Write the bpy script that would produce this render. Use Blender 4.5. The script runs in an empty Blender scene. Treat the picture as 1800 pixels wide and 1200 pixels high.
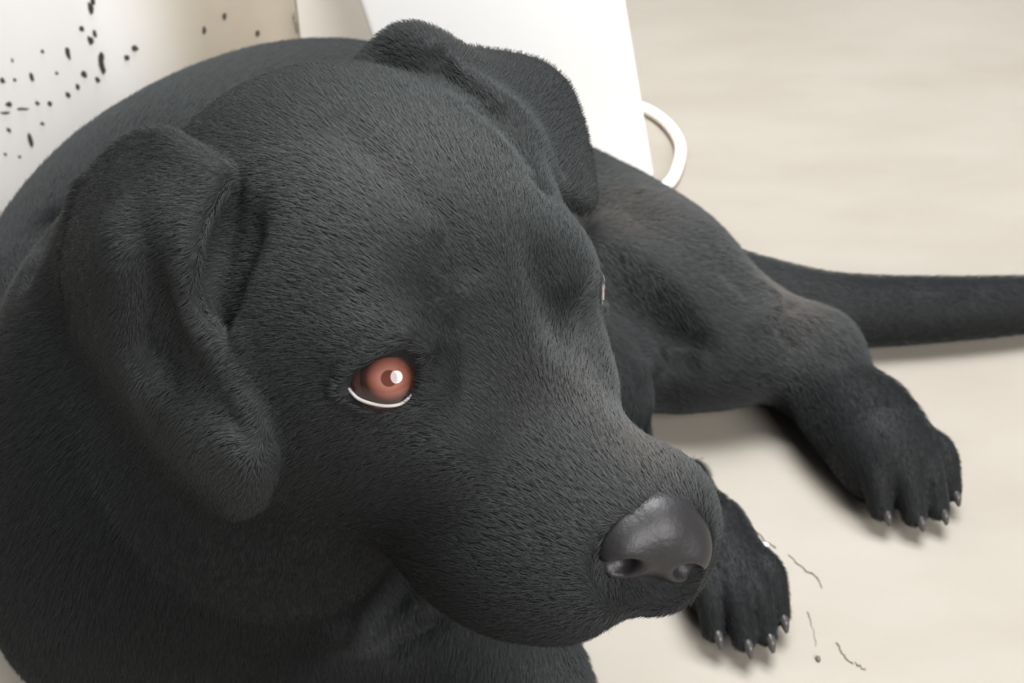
import bpy, bmesh, math, random
import numpy as np
from mathutils import Vector

# ------------------------------------------------------------------ camera, light, exposure
SC = bpy.context.scene
COL = SC.collection
FPX, PITCH, CAMH = 2100.0, math.radians(38.0), 0.56
cam_d = bpy.data.cameras.new('camera'); cam = bpy.data.objects.new('camera', cam_d); COL.objects.link(cam)
cam_d.sensor_width = 36.0; cam_d.lens = FPX/1800*36.0; cam_d.clip_start = 0.01
cam.location = (0, 0, CAMH); cam.rotation_euler = (math.pi/2-PITCH, 0, 0)
SC.camera = cam
cam_d.dof.use_dof = True; cam_d.dof.focus_distance = 0.42; cam_d.dof.aperture_fstop = 20.0

SC.view_settings.view_transform = 'Standard'; SC.view_settings.look = 'None'
SC.view_settings.gamma = 1.0; SC.view_settings.exposure = 0.22
SC.view_settings.use_curve_mapping = False
w = bpy.data.worlds.new('world'); SC.world = w; w.use_nodes = True
bg = w.node_tree.nodes['Background']
bg.inputs[0].default_value = (0.93, 0.97, 1.0, 1); bg.inputs[1].default_value = 0.12

def area(name, loc, target, size, power, color, sizey=None):
    d = bpy.data.lights.new(name, 'AREA'); o = bpy.data.objects.new(name, d); COL.objects.link(o)
    d.energy = power; d.color = color; d.shape = 'RECTANGLE'; d.size = size; d.size_y = sizey or size
    o.location = loc
    o.rotation_euler = (Vector(target)-Vector(loc)).to_track_quat('-Z', 'Y').to_euler()
    return o
wl = area('window_light', (1.7, -2.2, 2.1), (0, 0.7, 0.1), 2.2, 150, (1.0, 0.98, 0.96), 2.2)
wl.data.shape = 'DISK'
area('ceiling_light', (0.2, 0.95, 2.3), (0.05, 0.7, 0.1), 1.2, 112, (0.97, 0.98, 1.0), 1.2)

# ------------------------------------------------------------------ frames of reference
CR = np.array([1., 0, 0]); CF = np.array([0, math.cos(PITCH), -math.sin(PITCH)]); CD = np.array([0, -math.sin(PITCH), -math.cos(PITCH)])
CO = np.array([0, 0, CAMH]); CM = np.stack([CR, CD, CF])
def ray(px, py): return (px-900)/FPX*CR+(py-600)/FPX*CD+CF
def at_z(px, py, z):
    d = ray(px, py); return CO+d*((z-CAMH)/d[2])
def at_y(px, py, y):
    d = ray(px, py); return CO+d*(y/d[1])
def at_d(px, py, dep): return CO+ray(px, py)*dep
def project(P):
    c = (np.asarray(P)-CO)@CM.T
    return 900+FPX*c[:, 0]/c[:, 2], 600+FPX*c[:, 1]/c[:, 2], c[:, 2]
# head frame: x to the nose, y to the dog's left, z up
HO = np.array([-0.0132, 0.3429, 0.3077])
HM = np.array([[0.674, 0.726, 0.136], [-0.735, 0.678, 0.022], [-0.076, -0.114, 0.991]])
u_, _, v_ = np.linalg.svd(HM); HM = u_@v_
def H(x, y, z): return HO+HM@np.array([x, y, z], float)
def at_hy(px, py, yl):                                   # where the ray meets the head plane y = yl
    d = ray(px, py); n = HM[:, 1]
    return CO+d*((yl-(CO-HO)@n)/(d@n))

# ------------------------------------------------------------------ signed distance grid
class Field:
    def __init__(s, lo, hi, h):
        s.lo = np.array(lo, float); s.h = h
        s.n = (np.ceil((np.array(hi)-s.lo)/h)+1).astype(int)
        s.F = np.full(s.n, 0.08, np.float32)
    def box(s, lo, hi):
        a = np.maximum(np.floor((np.asarray(lo)-s.lo)/s.h).astype(int), 0)
        b = np.minimum(np.ceil((np.asarray(hi)-s.lo)/s.h).astype(int)+1, s.n)
        if (b <= a).any(): return None
        g = [(s.lo[i]+s.h*np.arange(a[i], b[i])).astype(np.float32) for i in range(3)]
        return tuple(slice(a[i], b[i]) for i in range(3)), g[0][:, None, None], g[1][None, :, None], g[2][None, None, :]
    def merge(s, sl, d, k, op):
        A = s.F[sl]
        if op == 'add':
            hh = np.clip(k-np.abs(A-d), 0, None)/k; s.F[sl] = np.minimum(A, d)-hh*hh*k*.25
        else:                                            # 'cut'
            d = -d; hh = np.clip(k-np.abs(A-d), 0, None)/k; s.F[sl] = np.maximum(A, d)+hh*hh*k*.25
    def ell(s, c, r, R=None, k=.02, op='add'):
        c = np.asarray(c, float); r = np.asarray(r, float); R = np.eye(3) if R is None else R
        ext = np.sqrt(((R*r)**2).sum(1))+k+.012
        q = s.box(c-ext, c+ext)
        if q is None: return
        sl, X, Y, Z = q; X = X-c[0]; Y = Y-c[1]; Z = Z-c[2]
        l = [R[0, i]*X+R[1, i]*Y+R[2, i]*Z for i in range(3)]
        k0 = np.sqrt(sum((l[i]/r[i])**2 for i in range(3))); k1 = np.sqrt(sum((l[i]/r[i]**2)**2 for i in range(3)))+1e-6
        s.merge(sl, k0*(k0-1)/k1, k, op)
    def chain(s, pts, rad, k=.02, op='add', n=8):
        P, Rr = spline(np.asarray(pts, float), np.asarray(rad, float), n)
        m = Rr.max()+k+.012
        q = s.box(P.min(0)-m, P.max(0)+m)
        if q is None: return
        sl, X, Y, Z = q; D = None
        for a, b, ra, rb in zip(P[:-1], P[1:], Rr[:-1], Rr[1:]):
            e = b-a; L = e@e+1e-12
            t = np.clip(((X-a[0])*e[0]+(Y-a[1])*e[1]+(Z-a[2])*e[2])/L, 0, 1)
            d = np.sqrt((X-a[0]-t*e[0])**2+(Y-a[1]-t*e[1])**2+(Z-a[2]-t*e[2])**2)-(ra+(rb-ra)*t)
            D = d if D is None else np.minimum(D, d)
        s.merge(sl, D, k, op)
    def sheet(s, rows, thick, k=.006, nu=60, nv=44):
        # rows: list of rows of 3-D points; a curved flap of given half-thickness
        A = np.array(rows, float)
        A = np.stack([spline(A[i], np.zeros(A.shape[1]), 12)[0] for i in range(A.shape[0])])
        B = np.stack([spline(A[:, j], np.zeros(A.shape[0]), 12)[0] for j in range(A.shape[1])], 1)
        ru = np.linspace(0, B.shape[0]-1, nu); rv = np.linspace(0, B.shape[1]-1, nv)
        i0 = np.minimum(ru.astype(int), B.shape[0]-2); j0 = np.minimum(rv.astype(int), B.shape[1]-2)
        fu = (ru-i0)[:, None, None]; fv = (rv-j0)[None, :, None]
        G = (B[i0][:, j0]*(1-fu)*(1-fv)+B[i0+1][:, j0]*fu*(1-fv)+B[i0][:, j0+1]*(1-fu)*fv+B[i0+1][:, j0+1]*fu*fv)
        pts = G.reshape(-1, 3); m = thick+k+.008
        q = s.box(pts.min(0)-m, pts.max(0)+m); sl, X, Y, Z = q
        D = np.full((X.shape[0], Y.shape[1], Z.shape[2]), .05, np.float32)
        o = s.lo+s.h*np.array([sl[0].start, sl[1].start, sl[2].start])
        for p in pts:
            a = np.maximum(np.floor((p-m-o)/s.h).astype(int), 0); b = np.minimum(np.ceil((p+m-o)/s.h).astype(int)+1, D.shape)
            v = D[a[0]:b[0], a[1]:b[1], a[2]:b[2]]
            d = np.sqrt((X[a[0]:b[0]]-p[0])**2+(Y[:, a[1]:b[1]]-p[1])**2+(Z[:, :, a[2]:b[2]]-p[2])**2)-thick
            np.minimum(v, d, out=v)
        s.merge(sl, D, k, 'add')
        return G
    def mesh(s):
        F = s.F; n = s.n
        ins = F < 0
        c = np.zeros(np.array(n)-1, np.uint8)
        for dx in (0, 1):
            for dy in (0, 1):
                for dz in (0, 1):
                    c += ins[dx:n[0]-1+dx, dy:n[1]-1+dy, dz:n[2]-1+dz]
        ci = np.argwhere((c > 0) & (c < 8))
        idx = np.full(c.shape, -1, np.int32); idx[tuple(ci.T)] = np.arange(len(ci))
        S = np.zeros((len(ci), 3)); W = np.zeros(len(ci))
        corners = [(dx, dy, dz) for dx in (0, 1) for dy in (0, 1) for dz in (0, 1)]
        val = {q: F[ci[:, 0]+q[0], ci[:, 1]+q[1], ci[:, 2]+q[2]].astype(float) for q in corners}
        for a in corners:
            for ax in range(3):
                if a[ax]: continue
                b = list(a); b[ax] = 1; b = tuple(b)
                m = (val[a] < 0) != (val[b] < 0)
                t = val[a][m]/(val[a][m]-val[b][m])
                p = np.tile(np.array(a, float), (m.sum(), 1)); p[:, ax] = t
                S[m] += p; W[m] += 1
        V = s.lo+s.h*(ci+S/W[:, None])
        Q = []
        for ax in range(3):
            b_, c_ = (ax+1) % 3, (ax+2) % 3
            lo = [slice(None)]*3; hi = [slice(None)]*3; lo[ax] = slice(0, n[ax]-1); hi[ax] = slice(1, n[ax])
            A = ins[tuple(lo)]; B = ins[tuple(hi)]
            e = np.argwhere(A != B); e = e[(e[:, b_] > 0) & (e[:, c_] > 0) & (e[:, b_] < n[b_]-1) & (e[:, c_] < n[c_]-1)]
            def g(db, dc):
                q = e.copy(); q[:, b_] -= db; q[:, c_] -= dc; return idx[tuple(q.T)]
            quad = np.stack([g(1, 1), g(0, 1), g(0, 0), g(1, 0)], 1)
            fl = ~A[tuple(e.T)]; quad[fl] = quad[fl][:, ::-1]
            Q.append(quad)
        Q = np.concatenate(Q)
        return V, Q[(Q >= 0).all(1)]

def spline(P, R, n):
    if len(P) < 3:
        t = np.linspace(0, 1, n+1)[:, None]; return P[0]+(P[-1]-P[0])*t, R[0]+(R[-1]-R[0])*t[:, 0]
    D = np.concatenate([P, R[:, None]], 1)
    E = np.concatenate([[2*D[0]-D[1]], D, [2*D[-1]-D[-2]]]); out = []
    for i in range(len(D)-1):
        a, b, c, d = E[i:i+4]
        for t in np.linspace(0, 1, n, endpoint=False):
            out.append(.5*(2*b+(c-a)*t+(2*a-5*b+4*c-d)*t*t+(3*b-a-3*c+d)*t**3))
    out.append(D[-1]); out = np.array(out)
    return out[:, :-1], np.maximum(out[:, -1], 1e-4)

def mesh_from(name, V, Q):
    me = bpy.data.meshes.new(name); me.vertices.add(len(V)); me.vertices.foreach_set('co', np.asarray(V, np.float32).ravel())
    me.loops.add(Q.size); me.loops.foreach_set('vertex_index', Q.astype(np.int32).ravel())
    me.polygons.add(len(Q)); me.polygons.foreach_set('loop_start', np.arange(0, Q.size, Q.shape[1], dtype=np.int32))
    me.polygons.foreach_set('use_smooth', np.ones(len(Q), bool))
    me.update(calc_edges=True); me.validate(); return me

def laplace(V, Q, it, lam=.5):
    E = np.concatenate([Q[:, [0, 1]], Q[:, [1, 2]], Q[:, [2, 3]], Q[:, [3, 0]]]); n = len(V)
    deg = np.bincount(E[:, 0], minlength=n)+np.bincount(E[:, 1], minlength=n)
    for i in range(it):
        l = lam if i % 2 == 0 else -lam*1.04
        S = np.stack([np.bincount(E[:, 0], V[E[:, 1], a], n)+np.bincount(E[:, 1], V[E[:, 0], a], n) for a in range(3)], 1)
        V = V+l*(S/np.maximum(deg, 1)[:, None]-V)
    return V

def subdivide(V, Q):
    n = len(V); E = np.concatenate([Q[:, [0, 1]], Q[:, [1, 2]], Q[:, [2, 3]], Q[:, [3, 0]]]); E.sort(axis=1)
    key, inv = np.unique(E[:, 0].astype(np.int64)*n+E[:, 1], return_inverse=True)
    ev = (V[key//n]+V[key % n])/2; fv = V[Q].mean(1); m = len(Q)
    e = n+inv.reshape(4, m); fi = n+len(key)+np.arange(m)
    R = np.concatenate([np.stack([Q[:, i], e[i], fi, e[i-1]], 1) for i in range(4)])
    return np.concatenate([V, ev, fv]), R

def normals(V, Q):
    N = np.zeros_like(V)
    fn = np.cross(V[Q[:, 2]]-V[Q[:, 0]], V[Q[:, 3]]-V[Q[:, 1]])
    for i in range(4):
        for a in range(3): N[:, a] += np.bincount(Q[:, i], fn[:, a], len(V))
    return N/np.maximum(np.linalg.norm(N, axis=1, keepdims=True), 1e-12)

class Sculpt:
    """moves the vertices of a mesh: ridges, grooves and pulls along lines that lie on its surface"""
    def __init__(s, V, Q): s.V = V; s.Q = Q; s.ref()
    def ref(s):
        s.N = normals(s.V, s.Q); s.px, s.py, s.dp = project(s.V)
        s.front = ((s.V-CO)*s.N).sum(1) < 0
    def hit(s, x, y, r=9):
        m = np.nonzero(s.front & (abs(s.px-x) < r) & (abs(s.py-y) < r))[0]
        if not len(m): return s.hit(x, y, r*2) if r < 150 else at_d(x, y, .4)
        return s.V[m[np.argmin(s.dp[m])]]
    def line(s, pix, n=10):
        P = np.array(pix, float)
        if len(P) > 1: P, _ = spline(P, np.zeros(len(P)), n)
        return np.array([s.hit(*p) for p in P])
    def dist(s, pts, R):
        m = np.nonzero(((s.V > pts.min(0)-R) & (s.V < pts.max(0)+R)).all(1))[0]
        P = s.V[m]; d = np.full(len(m), 9.); 
        for a in (pts if len(pts) > 1 else pts):
            d = np.minimum(d, np.linalg.norm(P-a, axis=1))
        return m, d
    def ridge(s, pix, r, amp, pts=None):                 # amp > 0 raises, < 0 presses in
        pts = s.line(pix) if pts is None else np.asarray(pts)
        m, d = s.dist(pts, 3*r)
        s.V[m] += s.N[m]*(amp*np.exp(-(d/r)**2))[:, None]
    def pull(s, pix, to, r):                             # move what is at one pixel towards another, same depth
        a = s.hit(*pix); dep = (a-CO)@CF
        mv = at_d(to[0], to[1], dep)-a
        d = np.linalg.norm(s.V-a, axis=1); s.V += mv*np.exp(-(d/r)**2)[:, None]; s.ref()

# ------------------------------------------------------------------ materials
def mat(name, color, rough=.6, spec=.5, sheen=0, sheen_rough=.4, sheen_tint=(1, 1, 1)):
    m = bpy.data.materials.new(name); m.use_nodes = True
    b = m.node_tree.nodes['Principled BSDF']
    b.inputs['Base Color'].default_value = (*color, 1); b.inputs['Roughness'].default_value = rough
    b.inputs['Specular IOR Level'].default_value = spec
    b.inputs['Sheen Weight'].default_value = sheen; b.inputs['Sheen Roughness'].default_value = sheen_rough
    b.inputs['Sheen Tint'].default_value = (*sheen_tint, 1)
    return m
def nodes(m): return m.node_tree.nodes, m.node_tree.links, m.node_tree.nodes['Principled BSDF']
def noise(m, scale, detail=3, vec_scale=None, rough=.55):
    N, L, b = nodes(m)
    tc = N.new('ShaderNodeTexCoord'); n = N.new('ShaderNodeTexNoise'); n.inputs['Scale'].default_value = scale
    n.inputs['Detail'].default_value = detail; n.inputs['Roughness'].default_value = rough
    mp = N.new('ShaderNodeMapping'); L.new(tc.outputs['Object'], mp.inputs['Vector']); L.new(mp.outputs[0], n.inputs['Vector'])
    if vec_scale: mp.inputs['Scale'].default_value = vec_scale
    return n.outputs['Fac']
def ramp(m, fac, stops):
    N, L, b = nodes(m); r = N.new('ShaderNodeValToRGB'); L.new(fac, r.inputs[0])
    e = r.color_ramp.elements
    while len(e) < len(stops): e.new(.5)
    for q, (p, c) in zip(e, stops): q.position = p; q.color = (*c, 1)
    return r.outputs[0]
def bump(m, h, strength, dist, prev=None):
    N, L, b = nodes(m); q = N.new('ShaderNodeBump'); q.inputs['Strength'].default_value = strength; q.inputs['Distance'].default_value = dist
    L.new(h, q.inputs['Height'])
    if prev is not None: L.new(prev, q.inputs['Normal'])
    L.new(q.outputs[0], b.inputs['Normal']); return q.outputs[0]

fur = mat('black_coat', (.018, .019, .02), .65, .2, .2, .3, (.9, .97, 1))
N, L, b = nodes(fur)
L.new(ramp(fur, noise(fur, 38, 4), [(.3, (.006, .0068, .0073)), (.75, (.013, .0135, .014))]), b.inputs['Base Color'])
bump(fur, noise(fur, 420, 3), .35, .0006)

floor_m = mat('cream_concrete', (.6, .55, .47), .55, .3)
N, L, b = nodes(floor_m)
c1 = ramp(floor_m, noise(floor_m, 5, 6, (1, 2.2, 1)), [(.25, (.265, .238, .200)), (.55, (.292, .267, .228)), (.8, (.312, .289, .250))])
L.new(c1, b.inputs['Base Color'])
bump(floor_m, noise(floor_m, 120, 4), .12, .001)
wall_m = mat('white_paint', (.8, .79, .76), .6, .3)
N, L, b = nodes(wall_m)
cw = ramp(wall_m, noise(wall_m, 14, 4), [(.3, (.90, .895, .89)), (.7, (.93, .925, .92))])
cb = ramp(wall_m, noise(wall_m, 9, 4), [(.3, (.40, .35, .275)), (.7, (.47, .42, .345))])  # beige paints in the shade on the pillar's right side
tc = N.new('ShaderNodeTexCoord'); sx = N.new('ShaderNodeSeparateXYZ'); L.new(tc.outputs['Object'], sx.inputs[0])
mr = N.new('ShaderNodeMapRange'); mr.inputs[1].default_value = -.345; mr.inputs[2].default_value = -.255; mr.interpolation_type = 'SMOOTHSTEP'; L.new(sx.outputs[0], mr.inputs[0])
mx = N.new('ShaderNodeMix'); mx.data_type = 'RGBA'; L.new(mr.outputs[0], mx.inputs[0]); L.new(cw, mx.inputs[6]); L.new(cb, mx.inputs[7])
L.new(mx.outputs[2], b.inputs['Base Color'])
beige_m = mat('beige_paint', (.88, .84, .765), .6, .3)
speck_m = mat('dark_speck', (.06, .055, .05), .7, .3)
panel_m = mat('white_plastic', (.93, .93, .925), .4, .5)
cord_m = mat('cream_cord', (.86, .80, .74), .45, .5)

def link(name, me, m, parent=None, **props):
    o = bpy.data.objects.new(name, me); COL.objects.link(o)
    if m: o.data.materials.append(m)
    if parent is not None: o.parent = parent
    for k, v in props.items(): o[k] = v
    return o
def bm_mesh(name, bm, smooth=True):
    me = bpy.data.meshes.new(name); bm.to_mesh(me); bm.free()
    if smooth: me.polygons.foreach_set('use_smooth', np.ones(len(me.polygons), bool))
    return me

# ------------------------------------------------------------------ setting
bm = bmesh.new(); bmesh.ops.create_grid(bm, x_segments=2, y_segments=2, size=3.0)
for v in bm.verts: v.co.y += 1.5
floor = link('floor', bm_mesh('floor', bm), floor_m, kind='structure')

def extrude_plan(name, plan, z0, z1, m, **pr):
    bm = bmesh.new(); lo = [bm.verts.new((x, y, z0)) for x, y in plan]; hi = [bm.verts.new((x, y, z1)) for x, y in plan]
    n = len(plan)
    for i in range(n): bm.faces.new((lo[i], lo[(i+1) % n], hi[(i+1) % n], hi[i]))
    bm.faces.new(hi); bm.faces.new(lo[::-1]); bmesh.ops.recalc_face_normals(bm, faces=bm.faces)
    me = bm_mesh(name, bm, False)
    return link(name, me, m, **pr)
# rounded white pillar at the left: flat front that turns to the right side
arc = [(-.345+.08*math.sin(a), .985-.08*math.cos(a)) for a in np.linspace(0, 1.0, 28)]
end = (arc[-1][0]+.143*math.cos(1.0), arc[-1][1]+.143*math.sin(1.0))
plan = [(-1.6, .905)]+arc+[end, (end[0]-.02, end[1]+.5), (-1.6, end[1]+.5)]
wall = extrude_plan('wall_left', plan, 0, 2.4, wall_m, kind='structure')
def on_plan(px, py):
    d = ray(px, py); best = None
    for a, b in zip(plan[:-2], plan[1:-1]):
        a = np.array(a); b = np.array(b); e = b-a; den = d[0]*e[1]-d[1]*e[0]
        t = (a[0]*e[1]-a[1]*e[0])/den; u = (d[0]*t-a[0])/e[0] if abs(e[0]) > 1e-6 else (d[1]*t-a[1])/e[1]
        if t > 0 and -.02 <= u <= 1.02 and (best is None or t < best[0]): best = (t, np.array([e[1], -e[0], 0])/np.linalg.norm(e))
    return (CO+d*best[0], best[1]) if best else (None, None)
rnd = random.Random(3)
specks = [(5, 141, 5, 5), (56, 135, 3.5, 8), (26, 140, 3, 3), (16, 183, 6, 5), (88, 182, 4, 4), (66, 181, 4, 4), (120, 166, 4.5, 5), (137, 152, 4, 6), (148, 130, 5, 6),
          (172, 140, 5, 5), (120, 93, 4.5, 10), (144, 50, 4.5, 5), (160, 14, 5, 10), (164, 1, 4, 7), (167, 59, 4, 6), (159, 70, 5, 7), (180, 98, 4, 7), (180, 115, 5, 16), (223, 101, 4.5, 5),
          (237, 85, 6, 5), (16, 228, 4.5, 4.5), (54, 246, 5, 13), (358, 53, 5, 6), (394, 28, 5.5, 5), (452, 58, 5, 5), (519, 32, 4.5, 12), (523, 50, 4, 9), (10, 198, 9, 2.5), (40, 191, 11, 2.5),
          (75, 217, 4, 3), (100, 128, 3, 3), (35, 275, 3, 3), (75, 90, 3, 3), (22, 106, 2, 4), (10, 271, 3, 3)]
bm = bmesh.new()
for x, y, rx, ry in specks:
    p, n = on_plan(x, y)
    if p is None: continue
    sc = p[1]/FPX/.92; uu = np.cross(n, [0, 0, 1]); vs = []
    if n[1] > 0: n = -n
    for k in range(12):
        a = k*math.pi/6; j = rnd.uniform(.75, 1.2)
        vs.append(bm.verts.new(p+n*.0006+uu*math.cos(a)*rx*sc*j+np.array([0, 0, 1])*math.sin(a)*ry*sc*j*1.15))
    top = bm.verts.new(p+n*.0016)
    for k in range(12): bm.faces.new((vs[k], vs[(k+1) % 12], top))
bmesh.ops.recalc_face_normals(bm, faces=bm.faces)
link('specks', bm_mesh('specks', bm), speck_m, wall, kind='stuff')
wall2 = extrude_plan('wall_back', [(end[0]+.001, end[1]+.002), (.0, end[1]+.03), (.0, end[1]+.5), (end[0]+.006, end[1]+.5)], 0, 2.4, beige_m, kind='structure')

# ------------------------------------------------------------------ white panel and cord
def slab(name, prof, y0, y1, m, bev, tilt=0, **pr):
    bm = bmesh.new(); f = [bm.verts.new((x, y0+z*tilt, z)) for x, z in prof]; k = [bm.verts.new((x, y1+z*tilt, z)) for x, z in prof]
    n = len(prof)
    bm.faces.new(f); bm.faces.new(k[::-1])
    for i in range(n): bm.faces.new((f[i], k[i], k[(i+1) % n], f[(i+1) % n]))
    bmesh.ops.recalc_face_normals(bm, faces=bm.faces)
    bmesh.ops.bevel(bm, geom=list(bm.edges), offset=bev, segments=3, affect='EDGES', profile=.5)
    return link(name, bm_mesh(name, bm), m, **pr)
panel = slab('board', [(-.085, .0), (.131, .0), (.040, .42), (-.19, .42)], .955, .985, panel_m, .006, .0,
             label='plain white slanting board standing on the floor behind the dog', category='board')

def tube(name, pts, r, m, parent=None, **pr):
    c = bpy.data.curves.new(name, 'CURVE'); c.dimensions = '3D'; c.bevel_depth = r; c.bevel_resolution = 4; c.use_fill_caps = True
    s = c.splines.new('POLY'); P, R_ = spline(np.array(pts, float), np.array([1.]*len(pts)) if not hasattr(r, '__len__') else np.array(r), 8)
    s.points.add(len(P)-1)
    for q, p in zip(s.points, P): q.co = (*p, 1)
    o = bpy.data.objects.new('tmp', c); COL.objects.link(o)
    me = bpy.data.meshes.new_from_object(o.evaluated_get(bpy.context.evaluated_depsgraph_get())); bpy.data.objects.remove(o)
    me.polygons.foreach_set('use_smooth', np.ones(len(me.polygons), bool))
    return link(name, me, m, parent, **pr)
tube('loose_cable', [(.06, 1.10, .006), (.115, 1.10, .006), (.146, 1.07, .006), (.160, 1.02, .006), (.153, .97, .006), (.137, .935, .006), (.10, .91, .006), (.05, .905, .006)], .0055, cord_m,
     label='pale cable looping over the floor beside the white board', category='cable')

# ------------------------------------------------------------------ the dog
f = Field((-.46, .12, -.012), (.60, .99, .44), .0026)
HR = HM
def hell(c, r, k=.02, op='add', R=None): f.ell(H(*c), r, HR if R is None else HR@R, k, op)
def hchain(p, r, k=.02, op='add'): f.chain([H(*q) for q in p], r, k, op)
def roty(a): return np.array([[math.cos(a), 0, math.sin(a)], [0, 1, 0], [-math.sin(a), 0, math.cos(a)]])
# torso
f.chain([(-.205, .52, .125), (-.168, .60, .132), (-.11, .70, .118), (-.02, .76, .080), (.06, .76, .060)], [.112, .128, .120, .080, .060], .03)
f.ell((-.17, .445, .11), (.085, .10, .10), None, .04)
# neck
f.chain([H(-.075, 0, -.035), (-.125, .432, .24), (-.158, .45, .19), (-.18, .48, .14)], [.066, .078, .088, .09], .012)
f.chain([H(-.05, -.01, -.07), (-.13, .40, .17), (-.16, .42, .11)], [.055, .085, .10], .04)
# hind quarter
f.ell((.09, .705, .06), (.068, .072, .062), None, .03)
f.chain([(.04, .76, .062), (.110, .685, .066), (.150, .65, .055)], [.060, .053, .042], .03)
f.chain([(.12, .645, .055), (.165, .655, .048), (.208, .648, .040)], [.045, .038, .031], .02)
f.chain([(.208, .648, .038), (.220, .60, .034), (.234, .565, .032)], [.032, .030, .030], .02)
# belly fringe
f.chain([(.0, .65, .06), (.06, .645, .05), (.12, .65, .04)], [.07, .045, .025], .025)
# tail
f.chain([(.13, .738, .04), (.19, .722, .034), (.256, .718, .028), (.387, .73, .025), (.56, .76, .02)], [.036, .031, .0265, .021, .012], .015)
# left foreleg
f.chain([(-.03, .52, .12), (.03, .57, .07), at_z(1040, 700, .045), at_z(1085, 840, .035), at_z(1170, 890, .032)], [.07, .055, .036, .026, .024], .02)
# right foreleg, under the chin towards the camera
f.chain([(-.14, .44, .09), (-.06, .42, .06), (.005, .375, .045), (.018, .30, .035), (.02, .25, .03)], [.08, .06, .035, .030, .032], .02)

def paw(base, tip, w, hgt, spread):
    base = np.array(base); tip = np.array(tip); d = tip-base; Ln = np.linalg.norm(d); d /= Ln
    s_ = np.cross(d, [0, 0, 1]); s_ /= np.linalg.norm(s_); claws = []
    f.chain([base, base+d*Ln*.45], [w*.42, w*.46], .015)
    for i, o in enumerate((-1.5, -.5, .5, 1.5)):
        ln = Ln*(1.0 if abs(o) < 1 else .84)
        a = base+d*Ln*.30+s_*o*w*.17; b_ = base+d*ln*.72+s_*o*w*.235*spread; c_ = base+d*ln+s_*o*w*.245*spread
        a[2] = hgt*.72; b_[2] = hgt*.78; c_[2] = hgt*.34
        f.chain([a, b_, c_], [w*.15, w*.150, w*.118], .0028)
        claws.append((c_+d*w*.08+np.array([0, 0, .003]), d, s_))
    return claws
claws = paw(at_z(1530, 735, .035), at_z(1625, 905, .012), .066, .045, 1.05)
f.ell(at_z(1218, 845, .045), (.010, .012, .014), None, .008)
claws += paw(at_z(1248, 940, .030), at_z(1325, 1125, .012), .058, .044, .95)
paw((.02, .25, .03), (.022, .18, .012), .062, .042, 1.0)

# nose frame
ra, rz = -.20, -.55
NR = HM@np.array([[1, 0, 0], [0, math.cos(ra), -math.sin(ra)], [0, math.sin(ra), math.cos(ra)]])@np.array([[math.cos(rz), -math.sin(rz), 0], [math.sin(rz), math.cos(rz), 0], [0, 0, 1]])
NC = at_d(1146, 955, .401)
def NH(x, y, z): return NC+NR@np.array([x, y, z])
# head
hell((-.060, 0, .000), (.078, .064, .052), .02)
hell((-.085, 0, -.02), (.06, .066, .06), .03)
hell((-.020, 0, -.012), (.055, .054, .040), .03)
for y in (-1, 1):
    hell((-.045, y*.038, -.040), (.060, .036, .050), .025)
    hell((.002, y*.031, .011), (.024, .017, .012), .012)
    hell((.014, y*.033, -.026), (.030, .014, .018), .02)
    hell((.062, y*.019+.002, -.064), (.034, .020, .029), .015)
    hell((.030, y*.024, -.075), (.040, .020, .032), .02)
hchain([(.000, 0, -.020), (.035, 0, -.036), (.081, .004, -.044)], [.036, .029, .0235], .02)
f.ell(NH(-.020, .003, -.007), (.022, .0265, .025), NR, .012)
f.ell(NH(-.016, .0095, -.005), (.020, .0165, .022), NR, .012)
f.ell(NH(.012, -.001, -.001), (.0165, .0210, .0165), NR, .008, 'cut')
hchain([(-.03, 0, -.088), (.03, 0, -.092), (.066, 0, -.092)], [.034, .024, .016], .015)
for y in (-1, 1):
    hell((.011, y*.034, -.004), (.017, .011, .016), .006)
# ears
def E(px, py, yl): return at_hy(px, py, yl)
near = [[E(150, 330, -.066), E(220, 262, -.060), E(290, 243, -.058), E(384, 312, -.058)],
        [E(105, 470, -.078), E(190, 420, -.088), E(270, 400, -.080), E(335, 425, -.076)],
        [E(100, 560, -.076), E(190, 530, -.092), E(275, 520, -.080), E(334, 530, -.080)],
        [E(118, 620, -.076), E(205, 620, -.092), E(285, 612, -.081), E(380, 610, -.078)],
        [E(195, 745, -.080), E(280, 730, -.089), E(355, 714, -.084), E(438, 712, -.077)],
        [E(285, 822, -.080), E(350, 805, -.087), E(420, 792, -.085), E(458, 792, -.078)],
        [E(362, 868, -.079), E(400, 862, -.083), E(440, 852, -.082), E(456, 842, -.078)],
        [E(415, 893, -.079), E(428, 888, -.080), E(440, 884, -.079), E(450, 876, -.078)]]
f.ell(E(385, 375, -.066), (.013, .013, .017), None, .012, 'cut')
f.chain([E(402, 420, -.066), E(395, 570, -.072)], [.0105, .006], .008, 'cut')
f.sheet(near, .0042, .006)
D_ = lambda x, y, d: at_d(x, y, d)
far = [[D_(705, 85, .480), D_(760, 100, .474), D_(820, 140, .466), D_(880, 185, .458)],
       [D_(800, 95, .495), D_(860, 125, .487), D_(900, 185, .474), D_(920, 240, .462)],
       [D_(930, 115, .508), D_(955, 160, .498), D_(950, 230, .480), D_(945, 290, .468)],
       [D_(990, 160, .512), D_(1000, 220, .502), D_(992, 280, .486), D_(975, 330, .474)],
       [D_(1022, 260, .510), D_(1025, 300, .502), D_(1022, 330, .490), D_(1010, 350, .482)],
       [D_(1033, 345, .500), D_(1033, 350, .496), D_(1030, 355, .492), D_(1026, 360, .488)]]
f.sheet(far, .0042, .008)
hell((-.055, .046, .026), (.030, .018, .016), .015)
f.chain([D_(700, 86, .486), D_(740, 80, .482), D_(800, 118, .478)], [.004, .0065, .005], .012)
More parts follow.
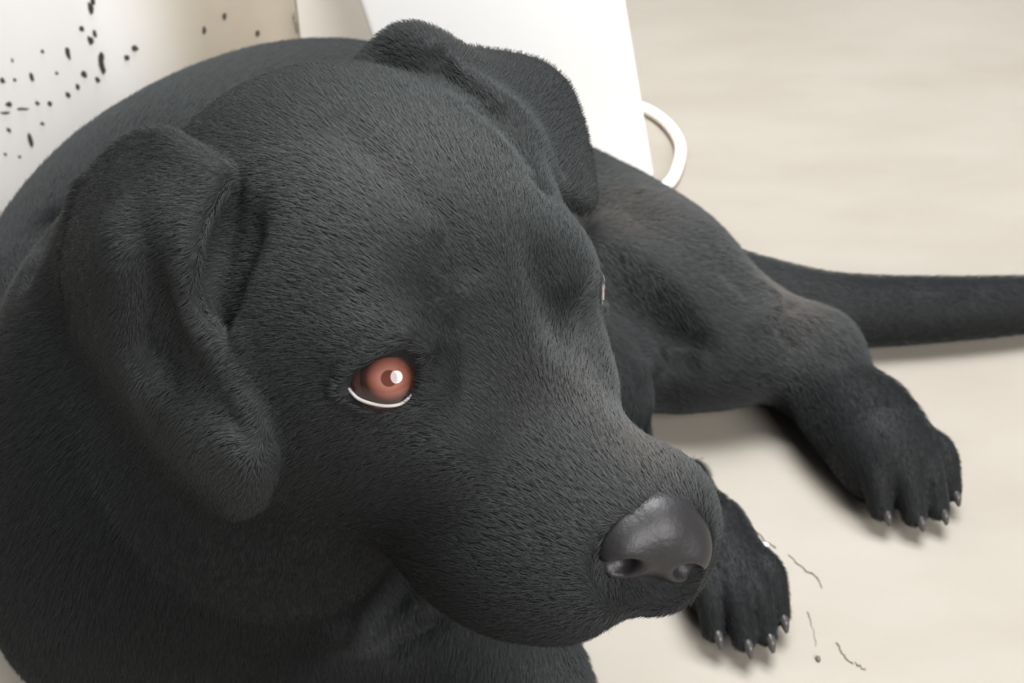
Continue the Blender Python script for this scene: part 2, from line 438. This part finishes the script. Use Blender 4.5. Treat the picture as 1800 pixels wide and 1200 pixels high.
f.chain([D_(662, 108, .486), D_(705, 96, .486), D_(760, 118, .480)], [.005, .0065, .006], .015)
f.chain([D_(1038, 468, .457), D_(1050, 505, .458), D_(1062, 538, .459)], [.003, .0038, .0022], .008)

V, Q = f.mesh()
V = laplace(V, Q, 6)
keep = V[:, 2] > -.0
V[:, 2] = np.maximum(V[:, 2], .0005)
V, Q = subdivide(V, Q)
V = laplace(V, Q, 6)
S = Sculpt(V, Q)
# eye opening
def inside(px, py, poly):
    c = np.zeros(len(px), bool); n = len(poly)
    for i in range(n):
        (x0, y0), (x1, y1) = poly[i], poly[i-1]
        m = ((y0 > py) != (y1 > py)) & (px < (x1-x0)*(py-y0)/((y1-y0) if y1 != y0 else 1e-9)+x0); c ^= m
    return c
eye_px = [(600, 686), (612, 668), (645, 646), (682, 622), (716, 616), (740, 632), (738, 668), (722, 694), (690, 711), (648, 706), (618, 697)]
eye_px = [tuple(p) for p in spline(np.array(eye_px+eye_px[:1], float), np.zeros(len(eye_px)+1), 5)[0][:-1]]
S.ridge([(595, 690), (625, 645), (672, 606), (720, 598), (755, 625)], .0035, .0030)
S.ridge([(600, 690), (640, 722), (692, 732), (738, 706)], .0030, .0018)
S.ridge([(595, 610), (640, 585), (690, 558), (672, 480)], .008, .0025)
S.ridge([(730, 500), (775, 510), (815, 555)], .013, -.0055)
S.ridge([(962, 465), (975, 515), (1000, 565)], .012, -.0050)
S.ridge([(835, 590), (832, 660), (822, 730)], .004, -.0012)
S.ridge([(585, 215), (650, 272), (720, 335), (795, 395), (835, 455)], .007, -.0040)
S.ridge([(565, 205), (620, 262), (690, 325), (760, 385)], .005, .0022)
S.ridge([(590, 1105), (640, 1130), (700, 1095), (735, 1065)], .008, .007)
S.ridge([(690, 1140), (745, 1100), (770, 1085)], .006, -.004)
S.ridge([(1055, 400), (1130, 450), (1200, 515), (1250, 565)], .014, .007)
S.ridge([(1085, 520), (1140, 560), (1200, 605)], .020, -.014)
S.ridge([(1345, 492), (1378, 525), (1335, 565)], .006, .003)
S.ridge([(1285, 470), (1312, 500)], .006, -.0045)
S.ridge([(1395, 565), (1440, 562), (1478, 605)], .009, .004)
S.ridge([(1400, 600), (1370, 560), (1390, 530)], .005, -.003)
S.ridge([(1120, 640), (1180, 625), (1240, 640)], .006, .004)
S.ridge([(82, 388), (62, 430), (48, 468)], .007, -.007)
S.ridge([(192, 398), (252, 536), (258, 596), (236, 690)], .008, .0020)
S.ridge([(235, 420), (292, 540), (300, 610), (268, 720)], .009, -.0016)
S.ridge([(354, 434), (352, 536), (404, 612), (458, 712), (474, 800)], .005, .0012)
S.ridge([(447, 340), (432, 440), (414, 512), (412, 584)], .005, .0020)
S.ridge([(288, 242), (336, 284), (384, 314), (420, 296), (470, 274)], .006, .0010)
S.ridge([(765, 112), (850, 180), (905, 232), (960, 322)], .005, -.0030)
S.ridge([(800, 165), (890, 245), (990, 335)], .006, .0012)
S.V = laplace(S.V, Q, 4); S.ref()
S.pull((1180, 1048), (1187, 1062), .016)
S.pull((1062, 605), (1028, 605), .020)
S.pull((1062, 440), (1042, 440), .018)
S.pull((1060, 515), (1042, 515), .020)
ec = S.hit(677, 666); eye_in = HM[:, 1]                   # towards the middle of the head
vd = (CO-ec)/np.linalg.norm(CO-ec)
ax = -HM[:, 1]*.5+vd*.7; ax /= np.linalg.norm(ax)
rc = ec-vd*.0108                                         # centre of the eyeball
m = inside(S.px, S.py, eye_px) & S.front & (S.dp < .43)
dv = S.V-rc; dl = np.linalg.norm(dv, axis=1)
mi = m & (dl > .0135); S.V[mi] = rc+dv[mi]/dl[mi, None]*.0135
mo = ~m & (dl < .0162) & ((dv@vd) > 0); S.V[mo] = rc+dv[mo]/dl[mo, None]*.0162
# far eye: the same, on the other side of the head
look2 = HM[:, 1]*.80+HM[:, 0]*.50+HM[:, 2]*.05; look2 /= np.linalg.norm(look2)
v0 = S.V[np.argmin(np.linalg.norm(S.V-H(.013, .050, -.003), axis=1))]
fe = v0-look2*.0088
dv = S.V-fe; dl = np.linalg.norm(dv, axis=1)+1e-9; cs = dv@look2/dl
zz = dv@HM[:, 2]/dl; opn = (cs > .74) & (abs(zz) < .48)
mi = opn & (dl < .03) & (dl > .0095); S.V[mi] = fe+dv[mi]/dl[mi, None]*.0095
mo = ~opn & (dl < .0126) & (cs > .1); S.V[mo] = fe+dv[mo]/dl[mo, None]*.0126
me = mesh_from('body', S.V, Q)
print('dog verts', len(V))
dog = bpy.data.objects.new('dog', None); COL.objects.link(dog); dog.location = (-.1, .6, 0)
dog['label'] = 'black short-haired dog lying on the floor with its head turned aside'; dog['category'] = 'dog'
bpy.context.view_layer.update()
def part(name, me, m, parent=None, **pr):
    par = dog if parent is None else parent
    o = link(name, me, m, par, **pr); o.matrix_parent_inverse = par.matrix_world.inverted(); return o
body = part('body', me, fur)

# ---- eyes
def sphere(r, seg=48, rings=32):
    bm = bmesh.new(); bmesh.ops.create_uvsphere(bm, u_segments=seg, v_segments=rings, radius=r); return bm
def cap(r, ang, n=14, seg=48, bulge=0):
    bm = bmesh.new(); rows = []
    top = bm.verts.new((0, 0, r+bulge))
    for i in range(1, n+1):
        a = ang*i/n; rr = r+bulge*(1-(i/n)**2)
        rows.append([bm.verts.new((rr*math.sin(a)*math.cos(t), rr*math.sin(a)*math.sin(t), rr*math.cos(a))) for t in np.linspace(0, 2*math.pi, seg, endpoint=False)])
    for j in range(seg): bm.faces.new((top, rows[0][j], rows[0][(j+1) % seg]))
    for a, b in zip(rows[:-1], rows[1:]):
        for j in range(seg): bm.faces.new((a[j], b[j], b[(j+1) % seg], a[(j+1) % seg]))
    return bm
sclera_m = mat('sclera', (.045, .022, .018), .12, .5)
rim_m = mat('eyelid_rim', (.42, .40, .39), .3, .5)
far_rim_m = mat('pink_eyelid', (.26, .19, .185), .5, .4)
pupil_m = mat('pupil', (.10, .032, .023), .04, .5)
iris_m = mat('iris', (.35, .12, .08), .04, .6)
N, L, b = nodes(iris_m)
tc = N.new('ShaderNodeTexCoord'); le = N.new('ShaderNodeVectorMath'); le.operation = 'LENGTH'
mp = N.new('ShaderNodeMapping'); mp.inputs['Scale'].default_value = (1, 1, 0); L.new(tc.outputs['Object'], mp.inputs[0]); L.new(mp.outputs[0], le.inputs[0])
mr = N.new('ShaderNodeMapRange'); mr.inputs[1].default_value = 0; mr.inputs[2].default_value = .0094; L.new(le.outputs['Value'], mr.inputs[0])
L.new(ramp(iris_m, mr.outputs[0], [(.0, (.25, .105, .08)), (.35, (.28, .12, .09)), (.6, (.18, .06, .042)), (.8, (.035, .011, .008)), (1., (.006, .004, .004))]), b.inputs['Base Color'])
b.inputs['Coat Weight'].default_value = .4; b.inputs['Coat Roughness'].default_value = .02
def eye(center, look, r=.0150):
    q = Vector(look).to_track_quat('Z', 'Y'); k = r/.0150
    o = part('eye', bm_mesh('eye', sphere(.0150)), sclera_m); o.location = center; o.scale = (k, k, k); o.rotation_mode = 'QUATERNION'; o.rotation_quaternion = q
    o.matrix_parent_inverse = dog.matrix_world.inverted()
    link('iris', bm_mesh('iris', cap(.01515, .66, bulge=.0005)), iris_m, o)
    link('pupil', bm_mesh('pupil', cap(.01569, .17, bulge=.0)), pupil_m, o)
    return o
eye(rc, ax+CR*.40-CD*.10)
def on_eye(px, py, r):
    d = ray(px, py); d = d/np.linalg.norm(d); oc = CO-rc; bq = oc@d; q = bq*bq-(oc@oc-r*r)
    return CO+d*(-bq-math.sqrt(max(q, 0)))
tube('lower_eyelid', [on_eye(x, y, .0153) for x, y in [(612, 682), (628, 699), (650, 708), (680, 713), (705, 709), (724, 694)]], .0006, rim_m, dog, label='pale grey wet lower eyelid rim').matrix_parent_inverse = dog.matrix_world.inverted()
eye(fe, look2, .0115)
e1 = HM[:, 0]-look2*(HM[:, 0]@look2); e1 /= np.linalg.norm(e1); e2 = np.cross(look2, e1)
tube('lower_eyelid', [fe+.0119*(look2*.76+(e1*math.cos(t)*.66+e2*math.sin(t)*.50)) for t in np.linspace(2.6, 6.1, 9)], .0008, far_rim_m, dog, label='pinkish eyelid rim of the far eye').matrix_parent_inverse = dog.matrix_world.inverted()

# ---- nose leather
nose_m = mat('nose_leather', (.016, .015, .016), .48, .45)
N, L, b = nodes(nose_m)
bump(nose_m, noise(nose_m, 520, 2), .3, .0006)
c = NC
g = Field(c-.036, c+.036, .0009); g.F[:] = .02
def nell(q, r, k=.004, op='add'): g.ell(NH(*q), r, NR, k, op)
nell((-.005, 0, .003), (.016, .0185, .0165))
for y in (-1, 1):
    nell((.001, y*.0115, -.001), (.0105, .0095, .0115), .005)
for y in (-1, 1):
    g.chain([NH(.0130, y*.0095, -.003), NH(.0075, y*.0120, -.004)], [.0040, .0046], .003, 'cut')
    g.chain([NH(.0105, y*.0125, -.0055), NH(.003, y*.0200, -.008)], [.0028, .0016], .003, 'cut')
g.chain([NH(.013, 0, -.004), NH(.0115, 0, -.013), NH(.005, 0, -.018)], [.0010, .0014, .0014], .003, 'cut')
NV, NQ = g.mesh(); NV = laplace(NV, NQ, 4)
part('nose', mesh_from('nose', NV, NQ), nose_m)

# ---- claws
claw_m = mat('claw', (.05, .046, .045), .3, .5)
def claw(p, d, up):
    pts = [p-d*.004, p+d*.0035, p+d*.007-np.array([0, 0, .0025])]
    P, R_ = spline(np.array(pts), np.array([.0030, .0025, .0010]), 5)
    bm = bmesh.new(); rows = []
    s_ = np.cross(d, [0, 0, 1]); s_ /= np.linalg.norm(s_); u = np.cross(s_, d)
    for q, r in zip(P, R_):
        rows.append([bm.verts.new(q+r*(math.cos(t)*s_+1.25*math.sin(t)*u)) for t in np.linspace(0, 2*math.pi, 10, endpoint=False)])
    for a, b_ in zip(rows[:-1], rows[1:]):
        for j in range(10): bm.faces.new((a[j], a[(j+1) % 10], b_[(j+1) % 10], b_[j]))
    bm.faces.new(rows[-1]); bm.faces.new(rows[0][::-1])
    return bm_mesh('claw', bm)
for p, d, sd in claws: part('claw', claw(p, d, sd), claw_m)

# ---- coat: short hairs lying along the lie of the fur
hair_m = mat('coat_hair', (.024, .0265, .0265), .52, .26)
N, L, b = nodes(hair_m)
at = N.new('ShaderNodeAttribute'); at.attribute_name = 'dust_sheen'
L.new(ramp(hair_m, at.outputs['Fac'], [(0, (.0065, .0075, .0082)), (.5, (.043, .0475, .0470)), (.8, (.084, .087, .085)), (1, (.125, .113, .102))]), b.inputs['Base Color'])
AN = []
def an(p, d, r): d = np.array(d, float); AN.append((np.array(p, float), d/np.linalg.norm(d), r))
hf, hl, hu = HM[:, 0], HM[:, 1], HM[:, 2]
for y in (-1, 1):
    an(H(.08, y*.02, -.05), -hf-hu*.25, .03); an(H(.03, y*.04, -.05), -hf-hu*.35, .03); an(H(-.03, y*.065, -.04), -hf*.8-hu*.7, .03)
    an(H(-.02, y*.045, .03), -hf+hl*y*.4, .03); an(H(.0, y*.02, .015), -hf+hl*y*.3, .02)
    an(H(-.05, y*.085, -.03), -hu, .02); an(H(-.03, y*.085, -.08), -hu+hf*.3, .02); an(H(-.06, y*.06, .04), -hf*.3+hl*y-hu*.5, .02)
an(H(.08, 0, -.02), -hf, .03); an(H(-.05, 0, .05), -hf, .04); an(H(.04, 0, -.02), -hf, .03)
an((-.12, .42, .25), (-.4, .4, -.7), .06); an((-.16, .40, .16), (-.1, .1, -1), .06); an((-.1, .36, .1), (0, 0, -1), .06)
an((-.2, .5, .22), (.2, .6, -.3), .07); an((-.12, .65, .22), (.5, .5, -.1), .08); an((0, .74, .15), (.7, .3, -.4), .06)
an((.08, .70, .12), (.6, -.3, -.6), .05); an((.15, .64, .08), (.8, 0, -.3), .04); an((.21, .65, .05), (.3, -.8, -.1), .03); an((.24, .55, .03), (.2, -1, 0), .05)
an((.25, .72, .03), (1, 0, 0), .05); an((.4, .73, .03), (1, .1, 0), .08); an((.1, .5, .04), (.3, -1, 0), .04); an((.13, .43, .03), (.2, -1, 0), .04); an((.02, .3, .04), (0, -1, 0), .05)
rng = np.random.default_rng(5)
V = S.V; N = normals(V, Q); P4 = V[Q]; ctr = P4.mean(1)
ar = np.linalg.norm(np.cross(P4[:, 2]-P4[:, 0], P4[:, 3]-P4[:, 1]), axis=1)/2
fnm = N[Q].mean(1); dep = (ctr-CO)@CF
wgt = ar/dep**2*np.where(((CO-ctr)*fnm).sum(1) > -.15*dep, 1, .12)
ex, ey, ed = project(ctr); eb = [(677+(x-677)*1.08, 668+(y-668)*1.10) for x, y in eye_px]
wgt[(np.linalg.norm(ctr-rc, axis=1) < .022) & inside(ex, ey, eb)] = 0
wgt[np.linalg.norm(ctr-rc, axis=1) < .0158] = 0
wgt[np.linalg.norm(ctr-fe, axis=1) < .0128] = 0
nd = (ctr-NC)@NR
wgt[(((nd-np.array([-.002, 0, .0]))/np.array([.016, .0205, .017]))**2).sum(1) < 1] = 0
wgt[ctr[:, 2] < .004] = 0
NH_ = 600000
fi = rng.choice(len(Q), NH_, p=wgt/wgt.sum())
uv = rng.random((NH_, 2, 1)); A4 = V[Q[fi]]; B4 = N[Q[fi]]
bil = lambda T: T[:, 0]*(1-uv[:, 0])*(1-uv[:, 1])+T[:, 1]*uv[:, 0]*(1-uv[:, 1])+T[:, 2]*uv[:, 0]*uv[:, 1]+T[:, 3]*(1-uv[:, 0])*uv[:, 1]
R0 = bil(A4); nn = bil(B4); nn /= np.linalg.norm(nn, axis=1, keepdims=True)
fl = np.zeros_like(R0); ws = np.full((NH_, 1), 1e-9)
for p, d, r in AN:
    k = np.exp(-((R0-p)**2).sum(1)/(2*r*r))[:, None]+1e-6/(1e-3+((R0-p)**2).sum(1))[:, None]; fl += k*d
fl -= nn*(fl*nn).sum(1, keepdims=True); fl /= np.linalg.norm(fl, axis=1, keepdims=True)+1e-9
hd = np.linalg.norm(R0-HO, axis=1)
ln = np.where(hd < .17, .0030, .0055)
for q in ((.245, .53, .03), (.14, .44, .03), (.17, .48, .03)): ln = np.where(np.linalg.norm(R0-np.array(q), axis=1) < .055, .0026, ln)
ln = (ln*rng.uniform(.7, 1.2, NH_))[:, None]
jit = rng.normal(size=(NH_, 3))*.10
P1 = R0+ln*.45*(fl*.9+nn*.42+jit*.6); P2 = R0+ln*(fl+nn*.30+jit)
pts = np.stack([R0-nn*.0003, P1, P2], 1).astype(np.float32)
hc = bpy.data.hair_curves.new('coat'); hc.add_curves([3]*NH_)
hc.attributes['position'].data.foreach_set('vector', pts.ravel())
ra_ = hc.attributes.get('radius') or hc.attributes.new('radius', 'FLOAT', 'POINT')
ra_.data.foreach_set('value', np.tile(np.array([.00007, .00006, .00002], np.float32), NH_))
# dusty grey with painted sheen over back, thigh and head; black on legs, tail
dust_sheen = np.full(NH_, .14)
for p, r, v in [((-.15, .62, .22), .13, .34), ((.08, .70, .12), .075, .85), ((.19, .655, .07), .055, .95), (tuple(H(-.03, 0, .05)), .075, .50), (tuple(H(.05, .01, -.02)), .048, .62), (tuple(S.hit(640, 300)), .03, .15), (tuple(S.hit(650, 600)), .014, .15), (tuple(S.hit(300, 720)), .045, .28), (tuple(S.hit(390, 830)), .025, .25), (tuple(S.hit(300, 420)), .03, .12), (tuple(S.hit(1000, 1180)), .04, .5), (tuple(S.hit(665, 1110)), .022, .42), (tuple(NH(0, 0, .018)), .026, .25), (tuple(S.hit(1050, 1050)), .025, .18), (tuple(S.hit(1190, 800)), .02, .2), (tuple(S.hit(690, 765)), .018, .15), (tuple(S.hit(770, 530)), .017, -.4), (tuple(S.hit(970, 500)), .017, -.4), (tuple(S.hit(655, 520)), .012, .2),  # the negative brow spots put the shade of the hollows into hair colour
                ((.25, .52, .03), .06, -.30), ((.14, .43, .03), .06, -.2), ((.4, .73, .03), .15, -.30), (tuple(H(-.03, -.04, -.13)), .08, -.35)]:  # last spot paints the throat darker, as shade below the head
    dust_sheen += v*np.exp(-((R0-np.array(p))**2).sum(1)/(2*(r*.7)**2))
dust_sheen = np.clip(dust_sheen+rng.normal(size=NH_)*.06, 0, 1)
da = hc.attributes.new('dust_sheen', 'FLOAT', 'CURVE'); da.data.foreach_set('value', dust_sheen.astype(np.float32))
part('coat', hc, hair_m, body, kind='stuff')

# ---- cracks and crumbs on the floor
crack_m = mat('crack', (.13, .11, .088), .9, .1)
bm = bmesh.new()
for line, wd in [([(1285, 888), (1312, 915), (1340, 945), (1362, 962)], .0004), ([(1388, 975), (1412, 998), (1432, 1012), (1446, 1032)], .0003), ([(1470, 1128), (1482, 1150), (1500, 1166)], .0004),
                 ([(1420, 1075), (1428, 1100), (1433, 1135)], .0002), ([(1502, 1165), (1520, 1175)], .0003)]:
    P = np.array([at_z(x, y, .0006) for x, y in line]); P, _ = spline(P, np.zeros(len(P)), 6); P[:, :2] += rng.normal(size=(len(P), 2))*.0005
    T = np.gradient(P, axis=0); T /= np.linalg.norm(T, axis=1, keepdims=True); Sd = np.stack([-T[:, 1], T[:, 0], 0*T[:, 0]], 1)*(wd*rng.uniform(.6, 1.5, (len(P), 1)))
    l = [bm.verts.new(q) for q in P-Sd]; r = [bm.verts.new(q) for q in P+Sd]
    for i in range(len(P)-1): bm.faces.new((l[i], r[i], r[i+1], l[i+1]))
link('cracks', bm_mesh('cracks', bm), crack_m, floor, kind='stuff')
def crumb(px, py, r, m, label, sx=1.4):
    bm = bmesh.new(); bmesh.ops.create_icosphere(bm, subdivisions=2, radius=r)
    for v in bm.verts: v.co *= rnd.uniform(.8, 1.15); v.co.x *= sx; v.co.z *= .55
    bmesh.ops.translate(bm, verts=bm.verts, vec=at_z(px, py, r*.5))
    link('crumb', bm_mesh('crumb', bm), m, label=label, category='crumb')
crumb(1344, 957, .0020, cord_m, 'tiny pale crumb on the floor beside the front paw')
crumb(1438, 1157, .0020, crack_m, 'tiny dark crumb on the bare floor right of the front paw', .8)
